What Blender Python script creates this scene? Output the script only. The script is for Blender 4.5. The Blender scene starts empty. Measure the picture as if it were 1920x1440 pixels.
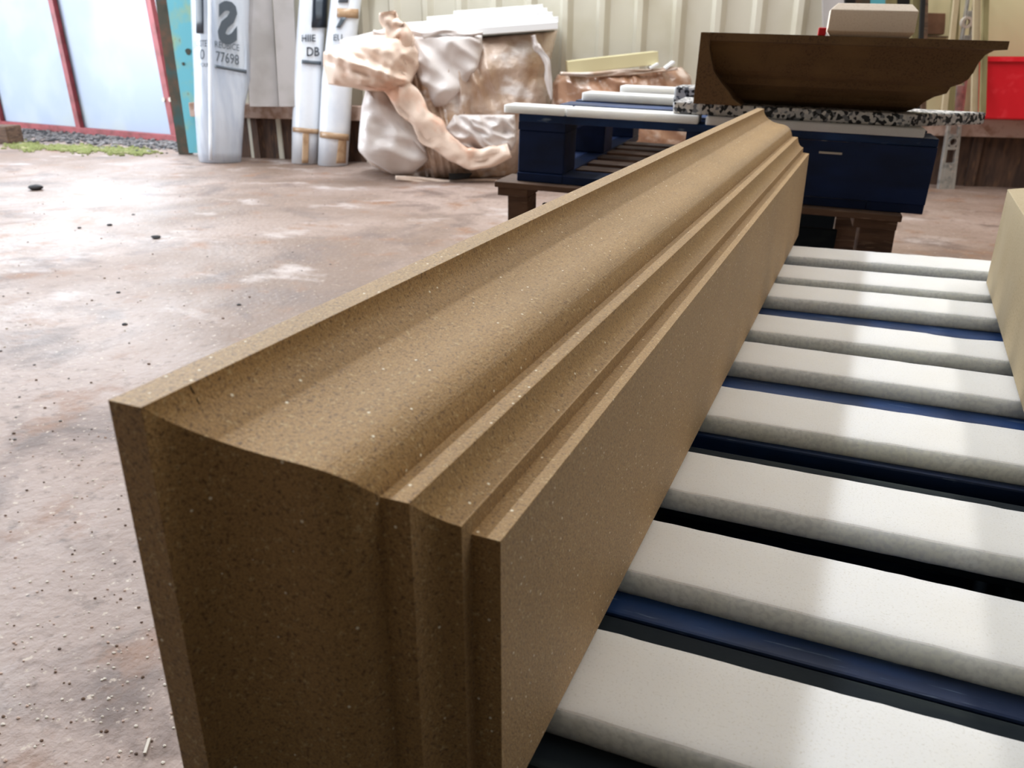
import bpy, bmesh, math, random
from mathutils import Vector, Matrix, noise
random.seed(7)
S = bpy.context.scene
COL = S.collection
H = 0.9                                   # camera height above the floor

# ------------------------------------------------------------------ camera
FPX, YAW, PITCH, ROLL = 1533.3, math.radians(23.387), math.radians(22.458), math.radians(0.027)
FWD = Vector((-math.sin(YAW)*math.cos(PITCH), math.cos(YAW)*math.cos(PITCH), -math.sin(PITCH)))
RGT = Vector((math.cos(YAW), math.sin(YAW), 0)); UPV = RGT.cross(FWD)
RGT2 = RGT*math.cos(ROLL)+UPV*math.sin(ROLL); UP2 = -RGT*math.sin(ROLL)+UPV*math.cos(ROLL)
cam = bpy.data.cameras.new('camera'); camo = bpy.data.objects.new('camera', cam); COL.objects.link(camo)
cam.sensor_width = 36; cam.lens = 36*FPX/1920; cam.clip_start = 0.01; cam.clip_end = 200
M = Matrix((RGT2, UP2, -FWD)).transposed().to_4x4(); M.translation = Vector((0, 0, H))
camo.matrix_world = M
cam.dof.use_dof = True; cam.dof.focus_distance = 0.62; cam.dof.aperture_fstop = 17
S.camera = camo

# ------------------------------------------------------------------ world, daylight, exposure
w = bpy.data.worlds.new('world'); S.world = w; w.use_nodes = True
bg = w.node_tree.nodes['Background']; bg.inputs[0].default_value = (0.78, 0.88, 1.0, 1); bg.inputs[1].default_value = 1.6
S.view_settings.view_transform = 'Standard'; S.view_settings.look = 'None'
S.view_settings.exposure = 0.14; S.view_settings.gamma = 1
def area(name, loc, target, sx, sy, power, col):
    l = bpy.data.lights.new(name, 'AREA'); l.shape = 'RECTANGLE'; l.size = sx; l.size_y = sy
    l.energy = power; l.color = col
    o = bpy.data.objects.new(name, l); COL.objects.link(o); o.location = loc
    o.rotation_euler = (Vector(target)-Vector(loc)).to_track_quat('-Z', 'Y').to_euler(); return o
# long rooflights running with the ridge (y), added overhead and left fill lamps, and the daylight of the open doorway on the left
a1 = area('rooflight_west', (-3.05, 4.2, 4.28), (-3.05, 4.2, 0), .30, 6.6, 350, (.86, .93, 1.0))
a2 = area('rooflight_east', (1.62, 4.2, 4.28), (1.62, 4.2, 0), .22, 6.6, 105, (1.0, .96, .90))
a3 = area('overhead_fill', (-0.6, 4.2, 4.28), (-0.6, 4.2, 0), 2.6, 5.6, 85, (1.0, .98, .96))  # broad lamp added overhead for ambient light
a4 = area('left_side_fill', (-11.6, 2.2, 2.0), (0, 3.6, 0.9), 5.8, 3.2, 680, (.84, .92, 1.0))  # added fill lamp at an invented side opening, for rib flanks and front faces
a5 = area('doorway_daylight', (-7.2, 6.2, 2.6), (-2.6, 3.9, 0.0), 2.4, 1.8, 210, (.84, .92, 1.0))

# ------------------------------------------------------------------ helpers
def ray(px, py): return (RGT2*((px-960)/FPX) + UP2*(-(py-720)/FPX) + FWD)
CO = Vector((0, 0, H)); HF = Vector((-math.sin(YAW), math.cos(YAW), 0))
def vp(px, py, D):                         # point at horizontal forward distance D
    d = ray(px, py); return CO + d*(D/d.dot(HF))
def fl(px, py, z=0.0):
    d = ray(px, py); return CO + d*((z-H)/d.z)
WA = Vector((-4.89, 5.9, 0)); WU = Vector((math.cos(.132), math.sin(.132), 0)); WN = Vector((-WU.y, WU.x, 0))
def wpt(s, z, off=0): return WA + WU*s + WN*off + Vector((0, 0, z))     # on the back wall; off<0 = into the room
def lin(r, g, b):
    f = lambda v: (v/255/12.92) if v/255 <= .04045 else ((v/255+.055)/1.055)**2.4
    return (f(r), f(g), f(b), 1)

def mat(name, rgb, rough=.7, metal=0, spec=.5, trans=0, nz=None, bump=None, alpha=1.0, coat=0):
    """nz = list of (scale, colour2, lo, hi, stretch); bump = (scale, strength, distance)"""
    m = bpy.data.materials.new(name); m.use_nodes = True; nt = m.node_tree; N = nt.nodes; L = nt.links
    p = N['Principled BSDF']; p.inputs['Roughness'].default_value = rough; p.inputs['Metallic'].default_value = metal
    p.inputs['Specular IOR Level'].default_value = spec; p.inputs['Transmission Weight'].default_value = trans
    p.inputs['Alpha'].default_value = alpha; p.inputs['Coat Weight'].default_value = coat
    c = lin(*rgb); p.inputs['Base Color'].default_value = c
    tc = N.new('ShaderNodeTexCoord'); last = None
    for e in (nz or []):
        sc, c2, lo, hi = e[:4]; st = e[4] if len(e) > 4 else (1, 1, 1)
        mp = N.new('ShaderNodeMapping'); mp.inputs['Scale'].default_value = st; L.new(tc.outputs['Object'], mp.inputs[0])
        n = N.new('ShaderNodeTexNoise'); n.inputs['Scale'].default_value = sc; n.inputs['Detail'].default_value = 4; L.new(mp.outputs[0], n.inputs['Vector'])
        r = N.new('ShaderNodeMapRange'); r.inputs[1].default_value = lo; r.inputs[2].default_value = hi; L.new(n.outputs[0], r.inputs[0])
        x = N.new('ShaderNodeMix'); x.data_type = 'RGBA'; x.inputs[7].default_value = lin(*c2); L.new(r.outputs[0], x.inputs[0])
        if last is None: x.inputs[6].default_value = c
        else: L.new(last, x.inputs[6])
        last = x.outputs[2]
    if last is not None: L.new(last, p.inputs['Base Color'])
    if bump:
        n = N.new('ShaderNodeTexNoise'); n.inputs['Scale'].default_value = bump[0]; n.inputs['Detail'].default_value = 5
        L.new(tc.outputs['Object'], n.inputs['Vector'])
        b = N.new('ShaderNodeBump'); b.inputs['Strength'].default_value = bump[1]; b.inputs['Distance'].default_value = bump[2]
        L.new(n.outputs[0], b.inputs['Height']); L.new(b.outputs[0], p.inputs['Normal'])
    return m

def mesh(name, verts, faces, m, parent=None, bevel=0, smooth=False, seg=2):
    me = bpy.data.meshes.new(name); me.from_pydata([tuple(v) for v in verts], [], faces); me.validate()
    bm = bmesh.new(); bm.from_mesh(me); bmesh.ops.recalc_face_normals(bm, faces=bm.faces); bm.to_mesh(me); bm.free()
    o = bpy.data.objects.new(name, me); COL.objects.link(o)
    for k in (m if isinstance(m, (list, tuple)) else [m]): me.materials.append(k)
    if parent: o.parent = parent
    if bevel:
        b = o.modifiers.new('bevel', 'BEVEL'); b.width = bevel; b.segments = seg; b.limit_method = 'ANGLE'; b.angle_limit = math.radians(25)
    if smooth:
        for p in me.polygons: p.use_smooth = True
    return o
BF = [(0,1,3,2),(4,6,7,5),(0,4,5,1),(2,3,7,6),(0,2,6,4),(1,5,7,3)]
def bxv(x0, x1, y0, y1, z0, z1): return [Vector((x, y, z)) for x in (x0, x1) for y in (y0, y1) for z in (z0, z1)]
def join_boxes(lst):                       # one mesh out of several boxes (pieces of ONE part)
    V, F = [], []
    for b in lst:
        n = len(V); V += b; F += [tuple(i+n for i in f) for f in BF]
    return V, F
def box(name, x0, x1, y0, y1, z0, z1, m, parent=None, bevel=0, mtx=None):
    v = bxv(x0, x1, y0, y1, z0, z1)
    if mtx: v = [mtx @ q for q in v]
    return mesh(name, v, BF, m, parent, bevel)
def beam(name, p, q, wd, th, m, parent=None, side=Vector((1, 0, 0)), bevel=0):  # bar from p to q, width along side
    p, q = Vector(p), Vector(q); d = (q-p).normalized(); s = (side-d*side.dot(d)).normalized(); n = d.cross(s)
    v = [a + s*(i*wd/2) + n*(j*th/2) for a in (p, q) for i in (-1, 1) for j in (-1, 1)]
    return mesh(name, v, BF, m, parent, bevel)
def prism(name, poly, ext, m, parent=None, bevel=0, smooth=False):   # poly: 3D points, ext: vector
    n = len(poly); v = [Vector(p) for p in poly] + [Vector(p)+ext for p in poly]
    f = [tuple(range(n)), tuple(range(2*n-1, n-1, -1))] + [(i, (i+1) % n, (i+1) % n+n, i+n) for i in range(n)]
    return mesh(name, v, f, m, parent, bevel, smooth)
def tag(o, label, cat, group=None, kind=None):
    o['label'] = label; o['category'] = cat
    if group: o['group'] = group
    if kind: o['kind'] = kind
    return o
def struct(o): o['kind'] = 'structure'; return o
def thing(name, loc, label, cat, group=None):
    o = bpy.data.objects.new(name, None); COL.objects.link(o); o.location = loc; o.empty_display_size = .1
    tag(o, label, cat, group); return o
def child(o, root):                        # parent while keeping world-space vertices
    o.parent = root; o.matrix_parent_inverse = Matrix.Translation(-Vector(root.location)); return o
def interp(tab, t):
    if t <= tab[0][0]: return tab[0][1:]
    for a, b in zip(tab, tab[1:]):
        if t <= b[0]:
            k = (t-a[0])/(b[0]-a[0]); return tuple(a[i]+(b[i]-a[i])*k for i in range(1, len(a)))
    return tab[-1][1:]

# ------------------------------------------------------------------ materials
def stone_mat():
    m = mat('ochre_cast_stone', (180, 142, 88), .62, spec=.5,
            nz=[(9, (170, 134, 82), .4, .65), (600, (110, 80, 46), .55, .68), (420, (206, 178, 130), .58, .72), (1500, (146, 112, 70), .50, .62), (900, (84, 60, 38), .63, .72)],
            bump=(800, .5, .0009))
    nt = m.node_tree; N = nt.nodes; L = nt.links; p = N['Principled BSDF']
    # mica-like glints painted into the base colour: sparse pale voronoi cells
    tc = N.new('ShaderNodeTexCoord'); v = N.new('ShaderNodeTexVoronoi'); v.inputs['Scale'].default_value = 190; L.new(tc.outputs['Object'], v.inputs['Vector'])
    a = N.new('ShaderNodeMath'); a.operation = 'LESS_THAN'; a.inputs[1].default_value = .12; L.new(v.outputs['Distance'], a.inputs[0])
    sp = N.new('ShaderNodeSeparateColor'); L.new(v.outputs['Color'], sp.inputs[0])
    p.inputs['Sheen Weight'].default_value = .16; p.inputs['Sheen Roughness'].default_value = .5; p.inputs['Sheen Tint'].default_value = (1, .96, .88, 1)
    b = N.new('ShaderNodeMath'); b.operation = 'GREATER_THAN'; b.inputs[1].default_value = .80; L.new(sp.outputs[0], b.inputs[0])
    c = N.new('ShaderNodeMath'); c.operation = 'MULTIPLY'; L.new(a.outputs[0], c.inputs[0]); L.new(b.outputs[0], c.inputs[1])
    x = N.new('ShaderNodeMix'); x.data_type = 'RGBA'; x.inputs[7].default_value = lin(250, 240, 215); L.new(c.outputs[0], x.inputs[0])
    src = p.inputs['Base Color'].links[0].from_socket; L.new(src, x.inputs[6]); L.new(x.outputs[2], p.inputs['Base Color'])
    return m
M_STONE = stone_mat()
M_DSTONE = mat('brown_cast_stone', (106, 78, 48), .85, nz=[(300, (84, 60, 36), .5, .65), (12, (114, 86, 52), .45, .65)], bump=(400, .3, .001))
M_CREAM = mat('cream_cast_stone', (182, 164, 132), .85, nz=[(350, (162, 144, 110), .5, .7), (8, (188, 172, 142), .4, .7)], bump=(500, .3, .001))
M_PINKC = mat('pale_pink_cast_stone', (246, 230, 212), .85, nz=[(300, (236, 218, 198), .5, .7)], bump=(400, .2, .001))
M_WHITE = mat('white_slab', (243, 241, 237), .6, nz=[(6, (238, 235, 229), .45, .65), (700, (226, 222, 214), .56, .72), (170, (200, 188, 172), .74, .80)], bump=(500, .25, .0006))
M_WSIDE = mat('white_slab_sawn_edge', (236, 238, 236), .55, nz=[(11, (226, 228, 220), .4, .65), (240, (218, 220, 218), .45, .6), (160, (226, 228, 226), .66, .74)], bump=(300, .5, .0012))
for m_ in (M_WHITE, M_WSIDE):
    p_ = m_.node_tree.nodes['Principled BSDF']; p_.inputs['Subsurface Weight'].default_value = .85
    p_.inputs['Subsurface Radius'].default_value = (1, .97, .9); p_.inputs['Subsurface Scale'].default_value = .034
M_BLUE = mat('blue_painted_timber', (20, 60, 114), .5, spec=.35, nz=[(14, (10, 34, 70), .4, .6, (.4, 1, 1)), (90, (110, 128, 150), .64, .76, (.25, 3, 1)), (7, (52, 74, 84), .62, .74)], bump=(60, .4, .002))
M_BLUE_SHADED = mat('blue_timber_painted_shade', (13, 38, 82), .55, spec=.3, nz=[(14, (9, 28, 62), .4, .6, (.4, 1, 1))], bump=(60, .4, .002))  # pallet blue with the far pallet's shade put into the colour
M_BLUED = mat('dark_weathered_timber', (18, 27, 34), .8, spec=.2, nz=[(16, (44, 52, 50), .5, .7, (.3, 2, 1))], bump=(70, .5, .002))
M_BROWN = mat('old_brown_timber', (104, 78, 60), .8, nz=[(14, (74, 54, 42), .45, .65, (.4, 1, 3)), (40, (140, 116, 96), .6, .75, (.4, 1, 3))], bump=(40, .5, .003))
M_PINKW = mat('pale_dusty_timber', (186, 160, 146), .8, nz=[(12, (150, 118, 98), .5, .68)], bump=(40, .4, .003))
M_DARKW = mat('dark_kickboard_timber', (88, 64, 50), .85, nz=[(9, (60, 44, 36), .4, .65, (3, 3, .5)), (14, (112, 82, 58), .58, .75, (3, 3, .5))], bump=(30, .5, .003))
M_CLAD = mat('cream_cladding', (204, 198, 182), .45, nz=[(3, (196, 189, 170), .45, .65)])
M_CLADT = mat('tan_cladding', (212, 202, 160), .6, nz=[(2, (202, 190, 148), .45, .65)])
M_GREY = mat('grey_sheet', (176, 170, 168), .5, nz=[(4, (160, 154, 150), .45, .65)])
M_FOAM = mat('white_foam', (236, 240, 246), .35, nz=[(5, (222, 228, 238), .45, .65)], coat=.4)
M_TAPE = mat('brown_packing_tape', (182, 150, 118), .35, nz=[(20, (160, 126, 94), .5, .7)])
M_BLACK = mat('black_print', (38, 46, 58), .35)
M_PRINT = mat('grey_print', (84, 92, 100), .4)
M_WRAP = mat('cloudy_plastic_wrap', (206, 184, 168), .2, spec=.8, nz=[(2.0, (178, 140, 104), .46, .62), (4, (238, 230, 226), .54, .68, (1, 1, 2))], bump=(13, .8, .02), coat=.3)
M_WRAPW = mat('white_plastic_sheet', (224, 216, 212), .4, nz=[(4, (206, 194, 188), .45, .65)], bump=(10, .3, .01))
M_WRAPP = mat('peach_plastic_sheet', (238, 214, 196), .34, nz=[(4, (224, 178, 152), .52, .66)], bump=(14, .25, .008))
M_WRAPB = mat('brown_plastic_wrap', (176, 136, 110), .25, nz=[(6, (216, 196, 182), .5, .66, (1, 1, 2)), (8, (134, 92, 62), .52, .7)], bump=(11, .6, .02), coat=.4)
M_SLAB = mat('white_board', (238, 238, 238), .5)
M_RED = mat('red_plastic', (222, 24, 40), .4, nz=[(12, (236, 60, 70), .55, .75)])
M_REDF = mat('oxide_red_paint', (150, 62, 66), .55, nz=[(9, (120, 44, 44), .45, .65)])
M_PANE = mat('frosted_panel', (158, 170, 190), .5, nz=[(2.2, (168, 178, 184), .45, .65)])
M_TEAL = mat('teal_painted_steel', (92, 172, 186), .5, nz=[(3.5, (140, 172, 140), .48, .6), (7, (96, 70, 44), .66, .74)])
M_RUST = mat('rusty_dark_steel', (62, 58, 44), .8, nz=[(9, (92, 64, 44), .45, .65), (5, (44, 74, 72), .55, .7)])
M_ALU = mat('worn_aluminium', (188, 184, 178), .38, metal=.6, nz=[(16, (140, 140, 138), .5, .68), (30, (214, 200, 190), .6, .7)])
M_HOLE = mat('black_gap', (24, 22, 20), .9)
M_CARD = mat('brown_cardboard', (122, 88, 66), .85, nz=[(9, (104, 74, 54), .45, .65)])
M_OLIVE = mat('olive_timber', (142, 132, 92), .8, nz=[(9, (110, 98, 64), .45, .7, (1, 1, .3))])
M_ROCK = mat('grey_gravel', (112, 106, 104), .9, nz=[(30, (146, 142, 142), .5, .7)], bump=(60, .8, .01))
M_DROCK = mat('dark_stone_chip', (56, 54, 56), .9)
M_CHIPW = mat('pale_stone_chip', (206, 196, 184), .8)
M_MOSS = mat('green_moss', (124, 126, 72), .95, nz=[(30, (118, 126, 62), .45, .65), (9, (170, 160, 120), .55, .7)], bump=(80, 1, .02))

def sleeve_mat():
    m = mat('clear_film_sleeve', (226, 232, 242), .16, coat=.5, nz=[(4, (188, 198, 214), .45, .65, (3, 3, .3))], bump=(5, .4, .02))
    m.node_tree.nodes['Principled BSDF'].inputs['Alpha'].default_value = .5
    return m
M_SLEEVE = sleeve_mat()

def speckle_mat():
    m = bpy.data.materials.new('black_white_terrazzo'); m.use_nodes = True; N = m.node_tree.nodes; L = m.node_tree.links
    p = N['Principled BSDF']; p.inputs['Roughness'].default_value = .6
    tc = N.new('ShaderNodeTexCoord'); v = N.new('ShaderNodeTexVoronoi'); v.inputs['Scale'].default_value = 150; v.inputs['Randomness'].default_value = 1
    n = N.new('ShaderNodeTexNoise'); n.inputs['Scale'].default_value = 100; L.new(tc.outputs['Object'], n.inputs['Vector'])
    L.new(tc.outputs['Object'], v.inputs['Vector']); sp = N.new('ShaderNodeSeparateColor'); L.new(v.outputs['Color'], sp.inputs[0])
    r = N.new('ShaderNodeValToRGB'); r.color_ramp.interpolation = 'CONSTANT'
    e = r.color_ramp.elements; e[0].position = 0; e[0].color = lin(30, 32, 38); e[1].position = .34; e[1].color = lin(206, 204, 204)
    q = e.new(.62); q.color = lin(120, 122, 128); q = e.new(.74); q.color = lin(224, 220, 216)
    L.new(sp.outputs[0], r.inputs[0]); L.new(r.outputs[0], p.inputs['Base Color']); return m
M_SPECK = speckle_mat()

def floor_mat():
    m = bpy.data.materials.new('dusty_concrete'); m.use_nodes = True; N = m.node_tree.nodes; L = m.node_tree.links
    p = N['Principled BSDF']; p.inputs['Specular IOR Level'].default_value = .45
    tc = N.new('ShaderNodeTexCoord')
    def nz(sc, lo, hi, det=6, rough=.6, dist=0, st=(1, 1, 1)):
        mp = N.new('ShaderNodeMapping'); mp.inputs['Scale'].default_value = st; L.new(tc.outputs['Object'], mp.inputs[0])
        n = N.new('ShaderNodeTexNoise'); n.inputs['Scale'].default_value = sc; n.inputs['Detail'].default_value = det
        n.inputs['Roughness'].default_value = rough; n.inputs['Distortion'].default_value = dist; L.new(mp.outputs[0], n.inputs['Vector'])
        r = N.new('ShaderNodeMapRange'); r.inputs[1].default_value = lo; r.inputs[2].default_value = hi; L.new(n.outputs[0], r.inputs[0]); return r.outputs[0]
    def mix(f, a, b):
        x = N.new('ShaderNodeMix'); x.data_type = 'RGBA'; L.new(f, x.inputs[0])
        if isinstance(a, tuple): x.inputs[6].default_value = a
        else: L.new(a, x.inputs[6])
        x.inputs[7].default_value = b; return x.outputs[2]
    c = mix(nz(.55, .42, .58, dist=.4), lin(124, 102, 88), lin(158, 138, 128))
    c = mix(nz(2.6, .52, .66, dist=.6), c, lin(110, 92, 84))
    c = mix(nz(4.5, .56, .70), c, lin(134, 98, 74))
    c = mix(nz(1.9, .58, .70, st=(1, 1.6, 1)), c, lin(176, 162, 156))
    c = mix(nz(26, .55, .72), c, lin(112, 94, 84))
    c = mix(nz(55, .62, .70, det=3), c, lin(184, 168, 152))
    c = mix(nz(48, .70, .78, det=2, st=(1.1, 1, 1)), c, lin(90, 76, 70))
    L.new(c, p.inputs['Base Color'])
    rr = N.new('ShaderNodeMapRange'); rr.inputs[3].default_value = .44; rr.inputs[4].default_value = .68; L.new(nz(1.4, .35, .65), rr.inputs[0]); L.new(rr.outputs[0], p.inputs['Roughness'])
    b = N.new('ShaderNodeBump'); b.inputs['Strength'].default_value = .5; b.inputs['Distance'].default_value = .012; L.new(nz(38, 0, 1), b.inputs['Height']); L.new(b.outputs[0], p.inputs['Normal'])
    return m
M_FLOOR = floor_mat()
M_CEIL = mat('ceiling_sheet', (150, 148, 140), .8)
M_SHADEW = mat('dim_wall', (120, 112, 100), .85)

# ------------------------------------------------------------------ setting
struct(box('floor', -16, 4.5, -4, 14, -.12, 0, M_FLOOR))
# back wall: trapezoid ribbed cladding from the steel post to the right
P, V, F = .274, [], []
prof = []
s = -.62
while s < 4.55:
    prof += [(s, 0), (s+.180, 0), (s+.212, -.05), (s+.240, -.05)]
    s += P
off_s = .254-.274*3.2
pts = [(a+.03, b) for a, b in prof]
for a, b in pts: V += [wpt(a, 0, b), wpt(a, 4.4, b)]
for i in range(len(pts)-1): F.append((2*i, 2*i+2, 2*i+3, 2*i+1))
wb = struct(mesh('wall_back', V, F, M_CLAD)); sm = wb.modifiers.new('thick', 'SOLIDIFY'); sm.thickness = .02; sm.offset = 0
struct(prism('wall_back_right', [wpt(4.55, 0, .02), wpt(9.6, 0, .02), wpt(9.6, 0, .1), wpt(4.55, 0, .1)], Vector((0, 0, 4.4)), M_CLADT))
struct(box('wall_right', 4.4, 4.5, -4, 7.1, 0, 4.4, M_SHADEW))
struct(box('wall_front', -12, 4.5, -4.1, -4, 0, 4.4, M_SHADEW))
struct(box('wall_left', -12.1, -12, -4, -2.2, 0, 4.4, M_SHADEW))
struct(prism('ceiling', [(-12.1, -4.1, 4.4), (4.5, -4.1, 4.4), (4.5, 7.15, 4.4), (-12.1, 4.95, 4.4)], Vector((0, 0, .08)), M_CEIL))
# timber kickboards and rail along the foot of the back wall
kb = []
struct(prism('baseboard_back', [wpt(-.62, 0, -.05), wpt(9.4, 0, -.05), wpt(9.4, 0, -.005), wpt(-.62, 0, -.005)], Vector((0, 0, .34)), M_DARKW))
for k in range(19):
    s0 = -.5+k*.43
    kb += [[wpt(s0+dx, z, o_) for dx in (0, .06) for o_ in (-.075, -.05) for z in (.0, .33)]]
V, F = join_boxes(kb); struct(mesh('trim_1', V, F, M_DARKW))
struct(prism('trim_2', [wpt(-.62, .335, -.13), wpt(9.4, .335, -.13), wpt(9.4, .335, -.005), wpt(-.62, .335, -.005)], Vector((0, 0, .115)), M_PINKW, bevel=.006))
# rusty post and teal leaf at the end of the wall
struct(prism('trim_3', [wpt(-.870, 0, -.03), wpt(-.76, 0, -.03), wpt(-.76, 0, .03), wpt(-.870, 0, .03)], Vector((0, 0, 4.4)), M_RUST))
td = thing('teal_door_leaf', wpt(-.6, 0, -.06), 'rust-spotted teal steel leaf beside the red-framed door, left of the printed tube bundle', 'door')
child(prism('panel', [wpt(-.745, .02, -.05), wpt(-.48, .02, -.05), wpt(-.48, .02, -.02), wpt(-.745, .02, -.02)], Vector((0, 0, 3.0)), M_TEAL), td)
for px, py, r in ((353, 97, .026), (344, 120, .013), (307, 15, .016)):
    d = ray(px, py); t = ((WA-WN*.052-CO).dot(WN))/d.dot(WN); c = CO+d*t
    child(prism('rust_spot', [c+WU*(r*math.cos(a)*(1+.2*math.sin(3*a)))+Vector((0, 0, r*math.sin(a))) for a in [i*math.pi/6 for i in range(12)]], WN*-.004, M_RUST), td)

# ------------------------------------------------------------------ red framed door leaf standing outside
PD = [(-11.6, 7.32), (-6.50, 6.57)]
du = (Vector((PD[1][0]-PD[0][0], PD[1][1]-PD[0][1], 0))).normalized(); dn = Vector((-du.y, du.x, 0))
def dp(px, py, off=0):
    d = ray(px, py); o0 = Vector((PD[1][0], PD[1][1], 0))+dn*off; t = (o0-CO).dot(dn)/d.dot(dn); return CO+d*t
door = thing('framed_door', dp(330, 262), 'red-framed leaf with pale frosted panels standing outside at the far left', 'door')
def dbar(a, b, wd, off=-.03, th=.05):
    p, q = dp(*a, off), dp(*b, off); return child(beam('frame_bar', p, q, wd, th, M_REDF, side=(du if abs(a[0]-b[0]) < 80 else Vector((0, 0, 1))), bevel=.004), door)
dbar((331, 263), (262, -100), .085); dbar((151, 243), (76, -100), .085); dbar((3, 232), (-75, -100), .085)
dbar((335, 262), (-60, 228), .085, -.035)
pA, pB = dp(331, 262), dp(262, -100)
for a, b, c, d_ in (((331, 262), (262, -100), (76, -100), (151, 243)), ((151, 243), (76, -100), (-75, -100), (3, 232))):
    child(prism('panel', [dp(*a), dp(*b), dp(*c), dp(*d_)], dn*.02, M_PANE), door)
for q in ((306, 187), (318, 187)):
    c = dp(*q, -.065); child(prism('bolt', [c+du*(.022*math.cos(i))+Vector((0, 0, .022*math.sin(i))) for i in [k*math.pi/4 for k in range(8)]], dn*.02, M_CHIPW), door)

def rock(name, c, r, m, flat=.6, seed=0, parent=None):
    bm = bmesh.new(); bmesh.ops.create_icosphere(bm, subdivisions=2, radius=1)
    for v in bm.verts:
        k = 1+.35*noise.noise(v.co*1.3+Vector((seed*3.1, seed, 0))); v.co = Vector((v.co.x*r*k*1.2, v.co.y*r*k, v.co.z*r*k*flat))
    zmin = min(v.co.z for v in bm.verts)
    for v in bm.verts: v.co += Vector((c[0], c[1], c[2]-zmin-.002))
    me = bpy.data.meshes.new(name); bm.to_mesh(me); bm.free(); me.materials.append(m)
    o = bpy.data.objects.new(name, me); COL.objects.link(o); return o
# gravel strip and moss under the door: nobody could count the gravel
def scatter(name, n, pick, rlo, rhi, mats, label, cat):
    V, F, MI = [], [], []
    for i in range(n):
        c = pick(); r = random.uniform(rlo, rhi); bm = bmesh.new(); bmesh.ops.create_icosphere(bm, subdivisions=1, radius=1)
        k0 = len(V); mi = random.randrange(len(mats)); ph = random.random()*9
        for v in bm.verts:
            k = 1+.4*noise.noise(v.co*1.5+Vector((ph*5, ph, 0))); V.append(Vector((c.x+v.co.x*r*k*1.3, c.y+v.co.y*r*k, c.z+(v.co.z*k+.5)*r*.6)))
        for f in bm.faces: F.append(tuple(v.index+k0 for v in f.verts)); MI.append(mi)
        bm.free()
    o = mesh(name, V, F, mats)
    for p, mi in zip(o.data.polygons, MI): p.material_index = mi
    tag(o, label, cat, kind='stuff'); return o
def pick_gravel():
    t = random.random(); return fl(20+t*335+random.uniform(-15, 15), 247+t*24+random.gauss(3, 6))
scatter('gravel', 1300, pick_gravel, .008, .026, [M_ROCK, M_ROCK, M_ROCK, M_DROCK, M_DROCK], 'loose grey gravel along the foot of the red-framed door', 'gravel')
def pick_moss():
    while True:
        t = random.random(); k = noise.noise(Vector((t*9, 2, 0)))
        if random.random() < min(1, t*6+.2)*min(1, (1-t)*5)*(.6+k): return fl(5+t*300, 273+t*14+random.gauss(0, 3.2+3*k))
scatter('moss', 1800, pick_moss, .006, .02, [M_MOSS], 'green moss strip on the floor in front of the gravel', 'moss')
b = box('concrete_block', -.14, .14, -.1, .1, 0, .17, M_BROWN, bevel=.012); b.location = fl(10, 268); b.rotation_euler.z = .2
tag(b, 'small dark brown block on the gravel at the far left edge', 'block')
for i, (px, py, r, lab) in enumerate(((293, 447, .02, 'largest dark chip on the open floor'), (206, 423, .013, 'dark chip left of the largest one'),
        (68, 356, .045, 'dark clod of dirt at the left edge of the floor'), (234, 609, .009, 'dark chip on the floor close left of the cornice'), (149, 428, .01, 'leftmost small dark chip in the row of chips'),
        (448, 572, .008, 'brown chip near the top edge of the cornice'), (222, 549, .008, 'small chip above the chip close to the cornice'), (250, 403, .009, 'small chip further back than the largest one'))):
    tag(rock('stone_chip', fl(px, py), r, M_DROCK, .45, i), lab, 'stone chip', 'dark chips scattered on the floor')
def pick_grit():
    t = random.random(); return fl(random.uniform(-40, 620), 310+(t**1.3)*520)
scatter('grit', 200, pick_grit, .002, .005, [M_ROCK, M_BROWN, M_BROWN, M_CHIPW], 'fine dark and pale grit strewn over the concrete floor', 'grit')
def pick_grit2(): return fl(random.uniform(-20, 350), random.uniform(800, 1440))
scatter('stone_dust', 300, pick_grit2, .001, .003, [M_CHIPW, M_CHIPW, M_PINKW, M_BROWN], 'pale stone crumbs on the floor at the lower left', 'crumbs')
sl = fl(275, 1405); e = fl(281, 1388)
tag(beam('wood_splinter', fl(272, 1416)+Vector((0, 0, .003)), fl(281, 1388)+Vector((0, 0, .003)), .004, .003, M_CHIPW, side=Vector((1, 0, 0))), 'pale wood splinter on the floor at the lower left', 'splinter')

# ------------------------------------------------------------------ near pallet, its trestle and the white strips
XP, Y0, Y1, ZT, ZB = -.1064, .2353, 1.5264, .73, .5884
ZD = .570                                  # deck level under the strips
np_ = thing('blue_pallet', (0, .8, ZD-.15), 'blue painted timber pallet carrying the white strips in the foreground', 'pallet')
for i, (a, b_, m) in enumerate(((-.10, -.02, M_BLUED), (.03, .13, M_BLUED), (.282, .409, M_BLUED), (.4115, .528, M_BLUE), (.572, .664, M_BLUED), (.690, .795, M_BLUE), (.808, .935, M_BLUE), (.965, 1.055, M_BLUE), (1.07, 1.20, M_BLUE), (1.23, 1.31, M_BLUED), (1.33, 1.46, M_BLUE))):
    child(box('deck_board', -.26, .62, a, b_, ZD-.02, ZD, m, bevel=.002), np_)
for x in (-.26, .13, .50):
    child(box('stringer', x, x+.12, -.10, 1.46, ZD-.11, ZD-.0205, M_BLUED, bevel=.002), np_)
for a in (-.10, .25, .6, .95, 1.3):
    child(box('bottom_board', -.26, .62, a, a+(.345 if a < 1.2 else .16), ZD-.13, ZD-.1105, M_BLUE), np_)  # boards widened until they nearly meet, so the deck gaps read dark
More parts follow.
